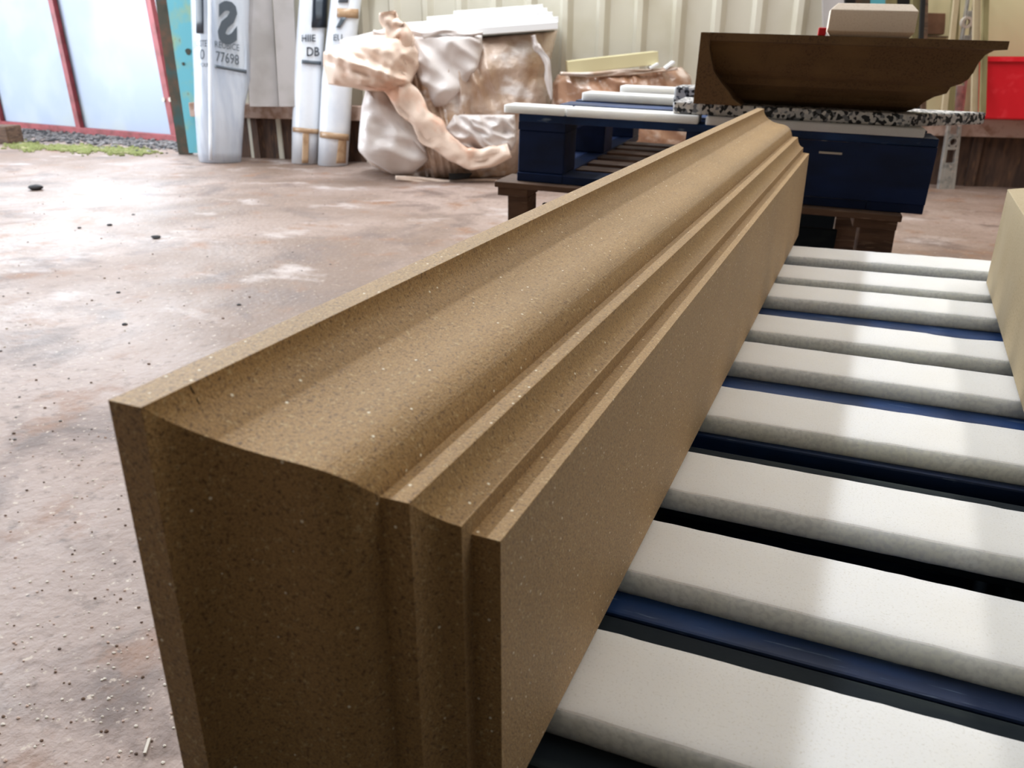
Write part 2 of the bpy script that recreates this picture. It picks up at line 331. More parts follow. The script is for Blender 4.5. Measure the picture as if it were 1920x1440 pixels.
def trestle(name, x0, x1, y0, y1, zt, label, m=M_BROWN, grp=None):
    t = thing(name, ((x0+x1)/2, (y0+y1)/2, 0), label, 'trestle', grp)
    for y in (y0, y1):
        child(box('top_rail', x0, x1, y-.05, y+.05, zt-.05, zt, m, bevel=.003), t)
        for x in (x0+.05, x1-.05): child(box('leg', x-.035, x+.035, y-.035, y+.035, 0, zt-.05, m, bevel=.003), t)
    return t
trestle('timber_trestle', -.24, .60, .06, 1.28, ZD-.13, 'brown timber trestle under the foreground blue pallet')

ST = [(1.4427, 1.3668), (1.3041, 1.2271), (1.1860, 1.1177), (1.0280, .9607), (.9160, .8468), (.7700, .6960), (.6165, .5488), (.5005, .4344), (.3722, .3045)]
RT = [.052, .045, .035, .012, -.004, .012, .004, -.010, .012]
SL = ['farthest from the camera', 'second from the far end of the pallet', 'third from the far end, blue gap below it', 'fourth from the far end, chipped at the right',
      'middle one, fifth from either end', 'fourth from the camera', 'third from the camera, lightly pitted on top', 'second from the camera', 'nearest the camera']
def strip(i, yb, yf, rot):
    x0, x1, z0, z1 = -.27, .46, ZD+.0002, ZB; V = []; n = 74
    hw = (yb-yf)/2; sect = [(-hw, z0), (-hw, z1-.0009), (-hw+.0009, z1), (hw-.0009, z1), (hw, z1-.0009), (hw, z0)]
    for k in range(n+1):
        x = x0+(x1-x0)*k/n
        for j, (y, z) in enumerate(sect):
            dy = .0006*noise.noise(Vector((x*60, j*.1+i*7, 3 if y > 0 else 9)))
            dz = .0005*noise.noise(Vector((x*50, i*5, j*2)))*(1 if z > z0+.01 else 0)
            if i == 3 and y > 0 and abs(x-.118) < .030: dy -= .006*(1-abs(x-.118)/.030)**.5
            if i == 3 and y < 0 and abs(x-.108) < .022: dy += .003*(1-abs(x-.108)/.022)
            V.append(Vector((x-XP, y+dy, z+dz)))
    m = len(sect); F = []; MI = []
    for k in range(n):
        for j in range(m):
            a = k*m+j; b_ = k*m+(j+1) % m; F.append((a, b_, b_+m, a+m)); MI.append(0 if j in (1, 2, 3) else 1)
    F += [tuple(range(m)), tuple(n*m+j for j in range(m))]; MI += [1, 1]
    o = mesh('white_strip', V, F, [M_WHITE, M_WSIDE])
    for p, mi in zip(o.data.polygons, MI): p.material_index = mi
    o.location = (XP, (yb+yf)/2, 0); o.rotation_euler.z = rot
    tag(o, 'white slab strip across the foreground pallet, '+SL[i], 'strip', 'white strips laid across the foreground pallet')
for i, ((yb, yf), r) in enumerate(zip(ST, RT)): strip(i, yb, yf, r)

# ------------------------------------------------------------------ main ochre cornice
PR = [(0, 0), (.0118, .0003), (.0120, .0080), (.0150, .0088), (.0185, .0108), (.0212, .0138), (.0232, .0178), (.0246, .0228), (.0256, .0230), (.0360, .0230)]
og = [(.0364, .0255), (.0380, .0295), (.0415, .0345), (.0480, .0386), (.0563, .0403), (.0640, .0408), (.0710, .0416), (.0787, .0435), (.0860, .0468), (.0915, .0503), (.0952, .0542), (.0972, .0585), (.0979, .0628)]
def cat(p, n=4):
    o = []
    for i in range(len(p)-1):
        a, b_, c, d_ = p[max(i-1, 0)], p[i], p[i+1], p[min(i+2, len(p)-1)]
        for k in range(n):
            t = k/n; o.append(tuple(.5*(2*b_[j]+(c[j]-a[j])*t+(2*a[j]-5*b_[j]+4*c[j]-d_[j])*t*t+(3*b_[j]-a[j]-3*c[j]+d_[j])*t**3) for j in (0, 1)))
    return o+[p[-1]]
PR = PR[:3]+cat(PR[2:8])[1:]+PR[8:]+cat([PR[-1]]+og)[1:]+[(.1120, .0630)]
def cornice_mesh(name, pr, m):
    V = []; F = []; n = len(pr)
    for d, e_ in pr:
        x = XP-d; yn = Y0-e_; yf = Y1+1.03*d+.35*e_; z = ZT+e_
        V += [(x, yn, ZB+.0003), (x, yn, z), (x, yf, z), (x, yf, ZB+.0003)]
    for i in range(n-1):
        a, b_ = 4*i, 4*i+4
        F += [(a, b_, b_+1, a+1), (a+1, b_+1, b_+2, a+2), (a+3, b_+3, b_, a), (a+2, b_+2, b_+3, a+3)]
    F += [(0, 1, 2, 3), tuple(4*(n-1)+k for k in (3, 2, 1, 0))]
    return mesh(name, V, F, m)
co = cornice_mesh('stone_cornice', PR, M_STONE)
bv = co.modifiers.new('bevel', 'BEVEL'); bv.width = .0015; bv.segments = 3; bv.limit_method = 'ANGLE'; bv.angle_limit = math.radians(28)
tag(co, 'long ochre cast-stone cornice with moulded top edge and returned end, standing across the white strips', 'cornice')
# hairline crack on the cove, close to the near end
cr = [(355, 722), (360, 732), (366, 742), (370, 752), (377, 762), (380, 774)]
def on_cove(px, py):                       # march the ray down to the moulding surface
    d = ray(px, py); best = None; t = .15
    while t < 1.0:
        q = CO+d*t; dd = XP-q.x
        if 0 <= dd <= .112:
            zz = None
            for (d0, e0), (d1, e1) in zip(PR, PR[1:]):
                if d0 <= dd <= d1 and d1 > d0: zz = ZT+e0+(e1-e0)*(dd-d0)/(d1-d0)
            if zz is not None and q.z <= zz: return q
        t += .0005
    return None
cp = [on_cove(*q) for q in cr]
cp = [c for c in cp if c]
if len(cp) > 2:
    V, F = [], []
    for k, c in enumerate(cp):
        r = .00028*(1-.6*k/len(cp))+.00006
        V += [c+Vector((r, 0, .0001)), c+Vector((0, r, .0003)), c+Vector((-r, 0, .0003)), c+Vector((0, -r, .0001))]
    for k in range(len(cp)-1):
        for j in range(4): F.append((4*k+j, 4*k+(j+1) % 4, 4*k+4+(j+1) % 4, 4*k+4+j))
    crk = mesh('hairline_crack', V, F, M_HOLE, co)

# ------------------------------------------------------------------ cream block at the right edge (flat back towards us, mitred far end)
rb = []
zr = .720
def rrow(h, w_): return w_
prr = [(.0, zr), (.150, zr), (.150, zr-.016), (.133, zr-.030), (.118, zr-.055), (.100, zr-.070), (.090, zr-.085), (.080, zr-.088), (.070, zr-.110), (.055, zr-.114), (.055, ZB+.0003), (0, ZB+.0003)]
V = []
for w_, z in prr:
    V.append(Vector((w_, -.95, z)))
for w_, z in prr:
    V.append(Vector((w_, w_*1.05, z)))
n = len(prr); F = [tuple(range(n)), tuple(range(2*n-1, n-1, -1))]+[(i, (i+1) % n, (i+1) % n+n, i+n) for i in range(n)]
rc = mesh('stone_cornice', V, F, M_CREAM, bevel=.001); rc.location = (.1705, 1.306, 0); rc.rotation_euler.z = -.022
tag(rc, 'cream cast-stone cornice lying at the right edge with its flat back to the ochre one', 'cornice')

# ------------------------------------------------------------------ back pallet group (all share the tilted pallet frame)
Q = dict(x=-.7665, y=1.7994, z=H-.2919, a=.0911, ro=.03186)
PM = Matrix.Translation((Q['x'], Q['y'], Q['z'])) @ Matrix.Rotation(Q['a'], 4, 'Z') @ Matrix.Rotation(Q['ro'], 4, 'Y')
def pbox(name, s0, s1, o0, o1, h0, h1, m, parent=None, bevel=0):
    o = box(name, s0, s1, o0, o1, h0, h1, m, None, bevel)
    if parent: o.parent = parent
    else: o.matrix_world = PM
    return o
bp = thing('blue_pallet', (0, 0, 0), 'dark blue timber pallet, darkened by painted shade, on the trestle behind the ochre cornice', 'pallet'); bp.matrix_world = PM
LP, DPt = .875, 1.0
for k in range(6):
    o0 = k*.176; pbox('deck_board', 0, LP, o0, o0+.12, .133, .15, M_BLUE, bp, .002)
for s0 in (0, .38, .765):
    pbox('stringer_board', s0, s0+.11, .001, DPt-.001, .115, .1328, M_BLUE_SHADED, bp)
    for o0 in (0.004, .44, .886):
        pbox('block', s0, s0+.11, o0, o0+.11, .0202, .1148, M_BLUE_SHADED, bp, .003)
    pbox('skid_board', s0, s0+.11, 0, DPt, 0, .02, M_BLUE_SHADED, bp, .002)
for k in range(6):
    o0 = .125+k*.12; pbox('bottom_board', .1105, .3795, o0, o0+.07, .001, .018, M_BROWN, bp)
pbox('bottom_board', .1105, .3795, 0, .10, .001, .018, M_BLUE_SHADED, bp)
pbox('bottom_board', .4905, .7645, 0, .10, .001, .018, M_BLUE_SHADED, bp)
pbox('shade_panel', .40, .875, -.004, .0005, .02, .1328, M_BLUE_SHADED, bp)  # dark sheet added for the shade inside the pallet
pbox('light_slit', .655, .70, -.006, -.0045, .108, .112, M_CHIPW, bp)  # pale strip painted for a slit of light through the pallet

gs = 'white slabs on the dark blue pallet'
for s0, s1, o0, o1, h0, h1, lab in ((-.035, .108, -.004, .075, .1502, .168, 'short white slab at the front left corner of the dark blue pallet'),
        (.112, .402, -.006, .074, .1502, .168, 'long white slab on the front edge of the dark blue pallet, left of the gap'),
        (.418, .846, -.006, .074, .1502, .168, 'white slab on the front edge of the dark blue pallet, below the dark cornice'),
        (.02, .50, .52, .62, .1502, .172, 'white slab further back on the dark blue pallet'),
        (.10, .50, .66, .74, .1502, .188, 'rearmost white slab on the dark blue pallet')):
    o = pbox('white_slab', s0, s1, o0, o1, h0, h1, M_WHITE, None, .0025); tag(o, lab, 'slab', gs)
def fprism(name, foot, h0, h1, m, bevel=0):
    o = prism(name, [Vector((s, o_, h0)) for s, o_ in foot], Vector((0, 0, h1-h0)), m, None, bevel); o.matrix_world = PM; return o
tag(fprism('speckled_slab', [(.345, .012), (.815, .012), (.985, .20), (.345, .20)], .1683, .1925, M_SPECK, .003), 'black and white speckled slab under the dark cornice', 'slab', 'speckled slabs')
tag(fprism('speckled_slab', [(.30, .34), (.62, .34), (.62, .46), (.30, .46)], .1502, .2085, M_SPECK, .006), 'small speckled slab end peeping out left of the dark cornice', 'slab', 'speckled slabs')

# dark cornice: profile (h, projection)
CP = [(.1928, 0), (.202, .018), (.215, .028), (.226, .042), (.234, .060), (.246, .064), (.253, .078), (.261, .087), (.275, .093), (.292, .097), (.306, .104), (.314, .115), (.316, .133), (.3305, .133)]
of, sb = -.055, .812
dc = thing('stone_cornice', (0, 0, 0), 'dark brown moulded cornice on the far pallet, wide lip at the top', 'cornice'); dc.matrix_world = PM
V, F = [], []
back = .16
for h, pjt in CP:
    V += [Vector((.395, of+.133-pjt, h)), Vector((sb+pjt, of+.133-pjt, h)), Vector((sb+pjt, of+back, h)), Vector((.395, of+back, h))]
n = len(CP)
for i in range(n-1):
    for j in range(4): F.append((4*i+j, 4*i+(j+1) % 4, 4*i+4+(j+1) % 4, 4*i+4+j))
F += [(0, 1, 2, 3), tuple(4*(n-1)+j for j in range(4))]
mesh('moulding', V, F, M_DSTONE, dc)
curve = [(.413, .303), (.415, .295), (.420, .279), (.427, .258), (.442, .240), (.460, .222), (.472, .207), (.490, .1955)]
poly = [Vector((.3935, of-.003, .3300)), Vector((.4135, of-.003, .3300))]+[Vector((s, of-.003, h)) for s, h in curve]+[Vector((.3935, of-.003, .1955))]
prism('end_piece', poly, Vector((0, .125, 0)), M_DSTONE, dc, bevel=.0008)

def coping(s0, s1, o0, o1, h0, h1, c):     # block with chamfered arrises all round
    V = []
    for h, k in ((h0, c*.6), (h0+c*.8, 0), (h1-c, 0), (h1, c)):
        V += [Vector((s0+k, o0+k, h)), Vector((s1-k, o0+k, h)), Vector((s1-k, o1-k, h)), Vector((s0+k, o1-k, h))]
    F = [(0, 1, 2, 3), (12, 13, 14, 15)]
    for i in range(3):
        for j in range(4): F.append((4*i+j, 4*i+(j+1) % 4, 4*i+4+(j+1) % 4, 4*i+4+j))
    o = mesh('coping_stone', V, F, M_PINKC, bevel=.001); o.matrix_world = PM; return o
tag(coping(.632, .790, .0, .10, .3308, .3905, .012), 'pale pink chamfered coping stone resting on the dark cornice', 'coping stone')
og_ = fprism('rubber_wedge', [(.615, .0), (.630, .0), (.630, .03), (.615, .03)], .3308, .346, M_RED, .002)
tag(og_, 'small red wedge left of the pale coping stone', 'wedge')

# trestle below the back pallet
bt = thing('timber_trestle', fl(1400, 700), 'brown timber trestle under the dark blue pallet behind the cornice', 'trestle')
bt.location = (-.33, 2.2, 0)
def tb(name, s0, s1, o0, o1, h0, h1, m=M_BROWN, bev=.002):
    v = [PM @ q for q in bxv(s0, s1, o0, o1, h0, h1)]
    return child(mesh(name, v, BF, m, bevel=bev), bt)
for o0 in (-.03, .80):
    tb('top_plank', -.045, .835, o0, o0+.13, -.014, -.0004)
    tb('bearer', -.04, .033, o0+.01, o0+.10, -.034, -.0143)
    tb('bearer', .745, .83, o0+.01, o0+.10, -.034, -.0143)
    for s0, s1 in ((-.018, .032), (.76, .83)):
        v = []
        for s in (s0, s1):
            for o_ in (o0+.02, o0+.09):
                p = PM @ Vector((s, o_, -.0343)); v += [Vector((p.x, p.y, 0)), p]
        child(mesh('leg', v, BF, M_BROWN, bevel=.002), bt)
tb('brace', .06, .72, .015, .03, -.14, -.05, M_BLUED)
tb('cross_rail', .2, .76, .78, .80, -.40, -.05, M_BLUED)

# ------------------------------------------------------------------ spirit level leaning against the wall
lv = thing('spirit_level', fl(1775, 356), 'long worn aluminium spirit level leaning behind the far pallet', 'spirit level')
def lq(px, py):
    t = (356-py)/356; return vp(px, py, 5.66+.16*t)
Lr = lambda py: (1759+(356-py)*.156, 1790+(356-py)*.118)
V, F = [], []; rows = [356, -60]
def lbar(pa, pb, y0, y1, nm='edge_rail'):
    q = [lq(pa(y0), y0), lq(pb(y0), y0), lq(pb(y1), y1), lq(pa(y1), y1)]
    return child(prism(nm, q, HF*.03, M_ALU, bevel=.002), lv)
A_ = lambda y: Lr(y)[0]; B_ = lambda y: Lr(y)[1]
mixf = lambda k: (lambda y: A_(y)+(B_(y)-A_(y))*k)
# one web with cut-outs: built from rows; holes left open between them
lbar(A_, mixf(.22), 356, -60); lbar(mixf(.78), B_, 356, -60)
for y0, y1 in ((356, 306), (281, 275), (257, 252), (214, 160), (155, 140), (100, 66), (34, 20), (-20, -60)):
    lbar(mixf(.22), mixf(.78), y0, y1, 'web')
def ring(px, py, r0, r1, m, nm):
    c = lq(px, py)-HF*.006; V, F = [], []
    n = 20
    for k in range(n):
        a = 2*math.pi*k/n
        for r, o_ in ((r0, 0), (r1, 0), (r1, .03), (r0, .03)): V.append(c+RGT*(r*math.cos(a))+Vector((0, 0, r*math.sin(a)))+HF*o_)
    for k in range(n):
        for j in range(4): F.append((4*k+j, 4*((k+1) % n)+j, 4*((k+1) % n)+(j+1) % 4, 4*k+(j+1) % 4))
    child(mesh(nm, V, F, m), lv)
ring(1813, 42, .020, .036, M_CHIPW, 'vial_ring'); ring(1787, 266, .022, .032, M_ALU, 'vial_ring')

# ------------------------------------------------------------------ lofted (wrapped, rounded) bodies laid out over measured rows
def loft(name, rows, D, bulge, m, nx=48, ny=40, fold=None, back=.6, zmin=.003, power=.5, skew=0, xc=870):
    """rows: (py, left px, right px); closed body whose front bulges towards the room"""
    V, F = [], []; y0, y1 = rows[0][0], rows[-1][0]
    for j in range(ny+1):
        py = y0+(y1-y0)*j/ny; L_, R_ = interp(rows, py); v = j/ny; cap = min(1, (4*v*(1-v))**.35+.12) if 0 < v < 1 else .12
        for i in range(2*nx):
            if i <= nx: t = i/nx; b_ = bulge*max(0, 1-(2*t-1)**2)**power*cap
            else: t = 2-i/nx; b_ = -bulge*back*max(0, 1-(2*t-1)**2)**.5*cap
            f_ = (fold(L_+(R_-L_)*t, py, t, v) if (fold and i < nx and i > 0) else 0)
            xx = L_+(R_-L_)*t; p = vp(xx, py+skew*(xx-xc)*(1-v)**2, D-b_-f_); p.z = max(p.z, zmin); V.append(p)
    w_ = 2*nx
    for j in range(ny):
        for i in range(w_): F.append((j*w_+i, j*w_+(i+1) % w_, (j+1)*w_+(i+1) % w_, (j+1)*w_+i))
    F += [tuple(range(w_)), tuple(ny*w_+i for i in range(w_))]
    return mesh(name, V, F, m, smooth=True)
def ridge(x, y, ang, fx, fy, amp, seed):   # sharp-crested folds running along ang
    c, s = math.cos(ang), math.sin(ang); u = x*c+y*s; v = -x*s+y*c
    return amp*(1-2.4*abs(noise.noise(Vector((u*fx, v*fy, seed)))))
def ribbon(name, pts, D, wid, m, th=.03, seed=0, K=14):
    pts3 = [vp(x, y, D+(q[0] if q else 0)) for (x, y, *q) in pts]; V, F = [], []
    pts3 = [Vector(p) for p in catv(pts3, 7)]
    n = len(pts3)
    for k, p in enumerate(pts3):
        d = (pts3[min(k+1, n-1)]-pts3[max(k-1, 0)]).normalized(); sd = d.cross(HF).normalized()
        ww = wid*(.55+.45*math.sin(math.pi*min(1, (k+1.5)/n)))*(1+.45*noise.noise(Vector((k*.16, seed, 1))))
        for j in range(K):
            a = 2*math.pi*j/K; V.append(p+sd*(ww/2*math.cos(a)*(1+.12*noise.noise(Vector((k*.3, math.cos(a)*2, seed)))))+HF*(th/2*math.sin(a)+th*.9*(abs(noise.noise(Vector((k*.10+seed, math.cos(a)*1.6, seed*.7))))*1.6-.3)*(1 if math.sin(a) < .2 else 0)))
    for k in range(n-1):
        for j in range(K): F.append((K*k+j, K*k+(j+1) % K, K*k+K+(j+1) % K, K*k+K+j))
    F += [tuple(range(K)), tuple(K*(n-1)+j for j in range(K))]
    return mesh(name, V, F, m, smooth=True)
def catv(p, n=4):
    o = []
    for i in range(len(p)-1):
        a, b_, c, d_ = p[max(i-1, 0)], p[i], p[i+1], p[min(i+2, len(p)-1)]
        for k in range(n):
            t = k/n; o.append(.5*((2*b_)+(c-a)*t+(2*a-5*b_+4*c-d_)*t*t+(3*b_-a-3*c+d_)*t**3))
    return o+[p[-1]]

# the big wrapped stack
pile = thing('wrapped_stack', fl(820, 330), 'tall wrapped stack in peach and clouded plastic film, left of the dark blue pallet', 'stack')
def f1(px, py, t, v):
    e_ = min(1, 4*t*(1-t)*1.3)
    wx = px+14*noise.noise(Vector((px*.02, py*.02, 4))); wy = py+14*noise.noise(Vector((px*.02, py*.02, 9)))
    return e_*(.07*noise.noise(Vector((px*.011, py*.011, 2)))+ridge(wx, wy, -.75-.4*math.sin(px*.012), .022, .0045, .040, 1)+ridge(wx, wy, .5, .014, .008, .030, 61)+ridge(wx, wy, -.45, .055, .014, .020, 5)*(.4+.9*max(0, noise.noise(Vector((px*.012, py*.012, 30))))))
child(loft('film_wrap', [(70, 700, 1046), (110, 688, 1036), (150, 690, 1026), (170, 690, 1032), (200, 684, 1036), (240, 676, 1012), (285, 674, 990), (310, 697, 978), (335, 742, 968), (349, 820, 955)],
      6.42, .40, M_WRAP, 110, 90, f1, skew=-.075), pile)
child(loft('white_sheet', [(160, 688, 712), (200, 678, 742), (250, 673, 788), (282, 671, 806), (300, 690, 806), (326, 735, 775)], 6.10, .14, M_WRAPW, 30, 24,
      lambda px, py, t, v: ridge(px, py, -1.25, .026, .006, .035, 12)+ridge(px, py, -.6, .02, .014, .03, 14)+ridge(px, py, .9, .05, .03, .008, 19)), pile)
child(loft('peach_sheet', [(66, 690, 765), (78, 655, 775), (88, 622, 780), (98, 606, 788), (122, 606, 790), (140, 610, 780), (160, 615, 770), (163, 655, 765), (172, 690, 765)], 6.02, .20, M_WRAPP, 36, 30,
      lambda px, py, t, v: ridge(px, py, .45, .03, .012, .04, 15)+ridge(px, py, -.8, .05, .03, .018, 16)+.05*max(0, 1-abs(py-110-(px-640)*.35)/14)), pile)
child(loft('crumpled_film', [(215, 850, 965), (240, 835, 968), (265, 845, 968), (282, 875, 960)], 5.98, .07, M_WRAPW, 40, 24,
      lambda px, py, t, v: ridge(px, py, -.8, .06, .03, .04, 21)), pile)
child(ribbon('film_fold', [(726, 22), (730, 38), (742, 58), (752, 70), (744, 95), (736, 120), (736, 142), (752, 172), (776, 205), (800, 236), (828, 264), (858, 288), (888, 298), (925, 292), (955, 282)], 5.88, .19, M_WRAPP, .06, 3), pile)
child(ribbon('film_fold', [(1000, 66), (1004, 84), (1014, 98), (1026, 118), (1028, 150), (1034, 188)], 6.05, .05, M_WRAPW, .03, 5), pile)
child(ribbon('film_fold', [(700, 60), (730, 66), (770, 62), (800, 66), (830, 60), (870, 64), (905, 62)], 5.98, .05, M_WRAPW, .04, 8), pile)
child(loft('white_sheet', [(66, 768, 904), (95, 770, 904), (125, 775, 898), (155, 788, 880), (185, 806, 850), (200, 815, 835)], 6.04, .09, M_WRAPW, 40, 34,
      lambda px, py, t, v: ridge(px, py, -.95, .03, .006, .035, 41)+ridge(px, py, .2, .02, .02, .025, 44)), pile)
child(ribbon('film_fold', [(690, 168), (712, 200), (745, 235), (775, 262), (798, 285)], 5.96, .03, M_WRAPW, .02, 11), pile)
child(ribbon('film_fold', [(742, 333), (790, 338), (840, 344), (905, 340), (950, 342)], 5.99, .05, M_WRAPP, .03, 13), pile)
o = mesh('torn_hole', [vp(842, 325, 5.94), vp(886, 324, 5.94), vp(880, 333, 5.94), vp(842, 337, 5.94)]+[vp(842, 325, 6.0), vp(886, 324, 6.0), vp(880, 333, 6.0), vp(842, 337, 6.0)],
         [(0, 1, 2, 3), (4, 5, 6, 7), (0, 1, 5, 4), (1, 2, 6, 5), (2, 3, 7, 6), (3, 0, 4, 7)], M_HOLE); child(o, pile)
def board(pa, pb, th, D, dep, m, label=None, parent=None, nm='white_board', grp=None, D2=None):
    a, b_ = vp(*pa, D), vp(*pb, D2 or D); d = (b_-a).normalized(); up = d.cross(HF); up = -up if up.z < 0 else up
    q = [a, b_, b_-up*th, a-up*th]
    o = prism(nm, q, HF*dep, m, bevel=.003)
    if parent: child(o, parent)
    if label: tag(o, label, 'board', grp)
    return o
gb = 'white boards stacked on top of the wrapped stack'
PT = .00398
lev = 0
for x0, x1, tp, dep, lab in ((700, 1046, 12, .5, 'lowest long white board on top of the wrapped stack'), (716, 1047, 10, .5, 'second white board from the bottom of those on the wrapped stack'),
        (760, 1036, 10, .45, 'third white board from the bottom on the wrapped stack'), (800, 1026, 8, .4, 'fourth white board from the bottom on the wrapped stack'), (850, 1018, 7, .35, 'topmost white board on the wrapped stack')):
    yy = lambda x: 66-.075*(x-870)-lev-tp
    board((x0, yy(x0)), (x1, yy(x1)), tp*PT*.96, 6.06+.03*(lev/12), dep, M_SLAB, lab, grp=gb); lev += tp
board((636, 75), (745, 48), .045, 5.98, .09, M_SLAB, 'short white board tilted over the peach film corner of the wrapped stack', grp=gb)

# brown wrapped stack further right
p2 = thing('wrapped_stack', fl(1170, 330), 'low stack in shiny brown film between the tall stack and the dark cornice', 'stack')
child(loft('film_wrap', [(133, 1045, 1278), (150, 1036, 1296), (200, 1034, 1300), (300, 1030, 1300)], 6.18, .20, M_WRAPB, 80, 50,
      lambda px, py, t, v: min(1, 5*t*(1-t))*(ridge(px, py, -.9, .03, .008, .035, 31)+ridge(px, py, -.4, .05, .02, .015, 34)), skew=-.06, xc=1160), p2)
child(ribbon('film_fold', [(1050, 138), (1110, 140), (1160, 136), (1210, 134), (1270, 128)], 6.0, .04, M_WRAP, .03, 33), p2)
board((1064, 115), (1234, 96), .085, 6.02, .25, M_CLADT, 'cream board lying tilted on the low brown-wrapped stack', nm='cream_board')
board((1218, 126), (1234, 117), .018, 5.98, .1, M_SLAB, 'small white offcut on the low brown-wrapped stack, near its right end', nm='white_offcut')
board((1246, 127), (1264, 114), .018, 5.98, .1, M_SLAB, 'second small white offcut, beside the ribbed wall', nm='white_offcut')

# ------------------------------------------------------------------ upright foam bundles in printed film
def tube(rows, D, depthk, m, nm, n=28, cap=True, jit=0.0):
    V, F = [], []
    for (cx, py, hw) in rows:
        c = vp(cx, py, D); c2 = vp(cx+hw, py, D); r = (c2-c).length; fdx = (D+.0)/D
        if py > 295: c.z = max(.004, c.z)
        for k in range(n):
            a = 2*math.pi*k/n; rr = r*(1+jit*noise.noise(Vector((math.cos(a)*2, math.sin(a)*2, py*.01+D))))
            q_ = vp(cx+hw*math.cos(a)*rr/r, py, D-rr*depthk*math.sin(a)); q_.z = c.z if py > 295 else q_.z; V.append(q_)
    for j in range(len(rows)-1):
        for k in range(n): F.append((j*n+k, j*n+(k+1) % n, (j+1)*n+(k+1) % n, (j+1)*n+k))
    F += [tuple(range(n)), tuple((len(rows)-1)*n+k for k in range(n))]
    return mesh(nm, V, F, m, smooth=True)
def wrapf(rows, D, depthk, lift=.006):
    tab = sorted([(py, cx, hw) for cx, py, hw in rows])
    def f(px, py):
        cx, hw = interp(tab, py); k = max(-.985, min(.985, (px-cx)/hw)); r = (vp(cx+hw, py, D)-vp(cx, py, D)).length
        return vp(px, py, D-r*depthk*math.sqrt(1-k*k)-lift)
    return f
def patch(nm, poly, wf, m, root, nx=10, ny=8):  # poly: 4 px corners, laid on the curved surface, with thickness
    V, F = [], []
    for j in range(ny+1):
        for i in range(nx+1):
            u, v = i/nx, j/ny; x = (poly[0][0]*(1-u)+poly[1][0]*u)*(1-v)+(poly[3][0]*(1-u)+poly[2][0]*u)*v; y = (poly[0][1]*(1-u)+poly[1][1]*u)*(1-v)+(poly[3][1]*(1-u)+poly[2][1]*u)*v
            V.append(wf(x, y))
    for j in range(ny):
        for i in range(nx): a = j*(nx+1)+i; F.append((a, a+1, a+nx+2, a+nx+1))
    o = mesh(nm, V, F, m, smooth=True); s_ = o.modifiers.new('thick', 'SOLIDIFY'); s_.thickness = .003; child(o, root); return o
def text_on(txt, x, y, size, wf, m, root, mirror=False, sx=1.0, shear=0.0, slope=0.0):
    cu = bpy.data.curves.new('lettering', 'FONT'); cu.body = txt; cu.size = 1; cu.resolution_u = 3; cu.offset = .045 if size > 60 else .012
    to = bpy.data.objects.new('tmp', cu); COL.objects.link(to); dg = bpy.context.evaluated_depsgraph_get(); dg.update()
    me = bpy.data.meshes.new_from_object(to.evaluated_get(dg)); bpy.data.objects.remove(to); bpy.data.curves.remove(cu)
    bm = bmesh.new(); bm.from_mesh(me); bmesh.ops.triangulate(bm, faces=bm.faces)
    for _ in range(2):
        le = [e_ for e_ in bm.edges if e_.calc_length() > .18]
        if le: bmesh.ops.subdivide_edges(bm, edges=le, cuts=1); bmesh.ops.triangulate(bm, faces=bm.faces)
    xs = [v.co.x for v in bm.verts]; mx = max(xs)
    for v in bm.verts:
        u = (mx-v.co.x) if mirror else v.co.x
        v.co = wf(x+u*size*sx, y-v.co.y*size+u*size*sx*slope)
    bm.to_mesh(me); bm.free(); me.name = 'lettering'; me.materials.clear(); me.materials.append(m)
    o = bpy.data.objects.new('lettering', me); COL.objects.link(o); child(o, root); return o

tb1 = thing('foam_bundle', fl(412, 303), 'single thick white foam bundle in printed clear film, beside the teal steel leaf', 'bundle', 'film-wrapped foam bundles')
R1 = [(413, 304, 40), (412, 285, 41), (412, 200, 47), (415, 150, 53), (414, 60, 55), (413, 0, 56), (412, -90, 57), (410, -200, 58)]
R1c = [(403, 303, 27), (398, 200, 28), (392, 130, 24), (385, 0, 20), (382, -190, 20)]
child(tube(R1c, 7.05, .8, M_FOAM, 'foam_core'), tb1); child(tube(R1, 7.05, .62, M_SLEEVE, 'film_sleeve', 36, jit=.12), tb1)
child(tube([(424, 303.5, 28), (424, 220, 34), (426, 135, 36), (426, 132, 34)], 7.12, .6, M_FOAM, 'foam_core'), tb1)
W1 = wrapf(R1, 7.05, .62, .016)
patch('black_print', [(365, -90), (380, -90), (382, 63), (368, 63)], W1, M_BLACK, tb1, 6, 6)
patch('painted_glare', [(390, -90), (396, -90), (398, 300), (392, 300)], W1, M_FOAM, tb1, 3, 12)  # white strip painted on the film as a highlight
text_on('S', 408, 78, 104, W1, M_PRINT, tb1, mirror=True, sx=.74)
text_on('JC STE', 364, 87, 17, W1, M_BLACK, tb1, sx=.50)
text_on('REUBICE', 402, 88, 17, W1, M_PRINT, tb1, sx=.72, slope=.16)
text_on('.0', 370, 111, 27, W1, M_BLACK, tb1, sx=.72)
text_on('77698', 404, 114, 27, W1, M_PRINT, tb1, sx=.66, slope=.18)
text_on('YOUR', 373, 125, 10, W1, M_BLACK, tb1, sx=.72)
patch('print_band', [(402, 121), (462, 131), (462, 138), (402, 127)], W1, M_PRINT, tb1, 10, 2)

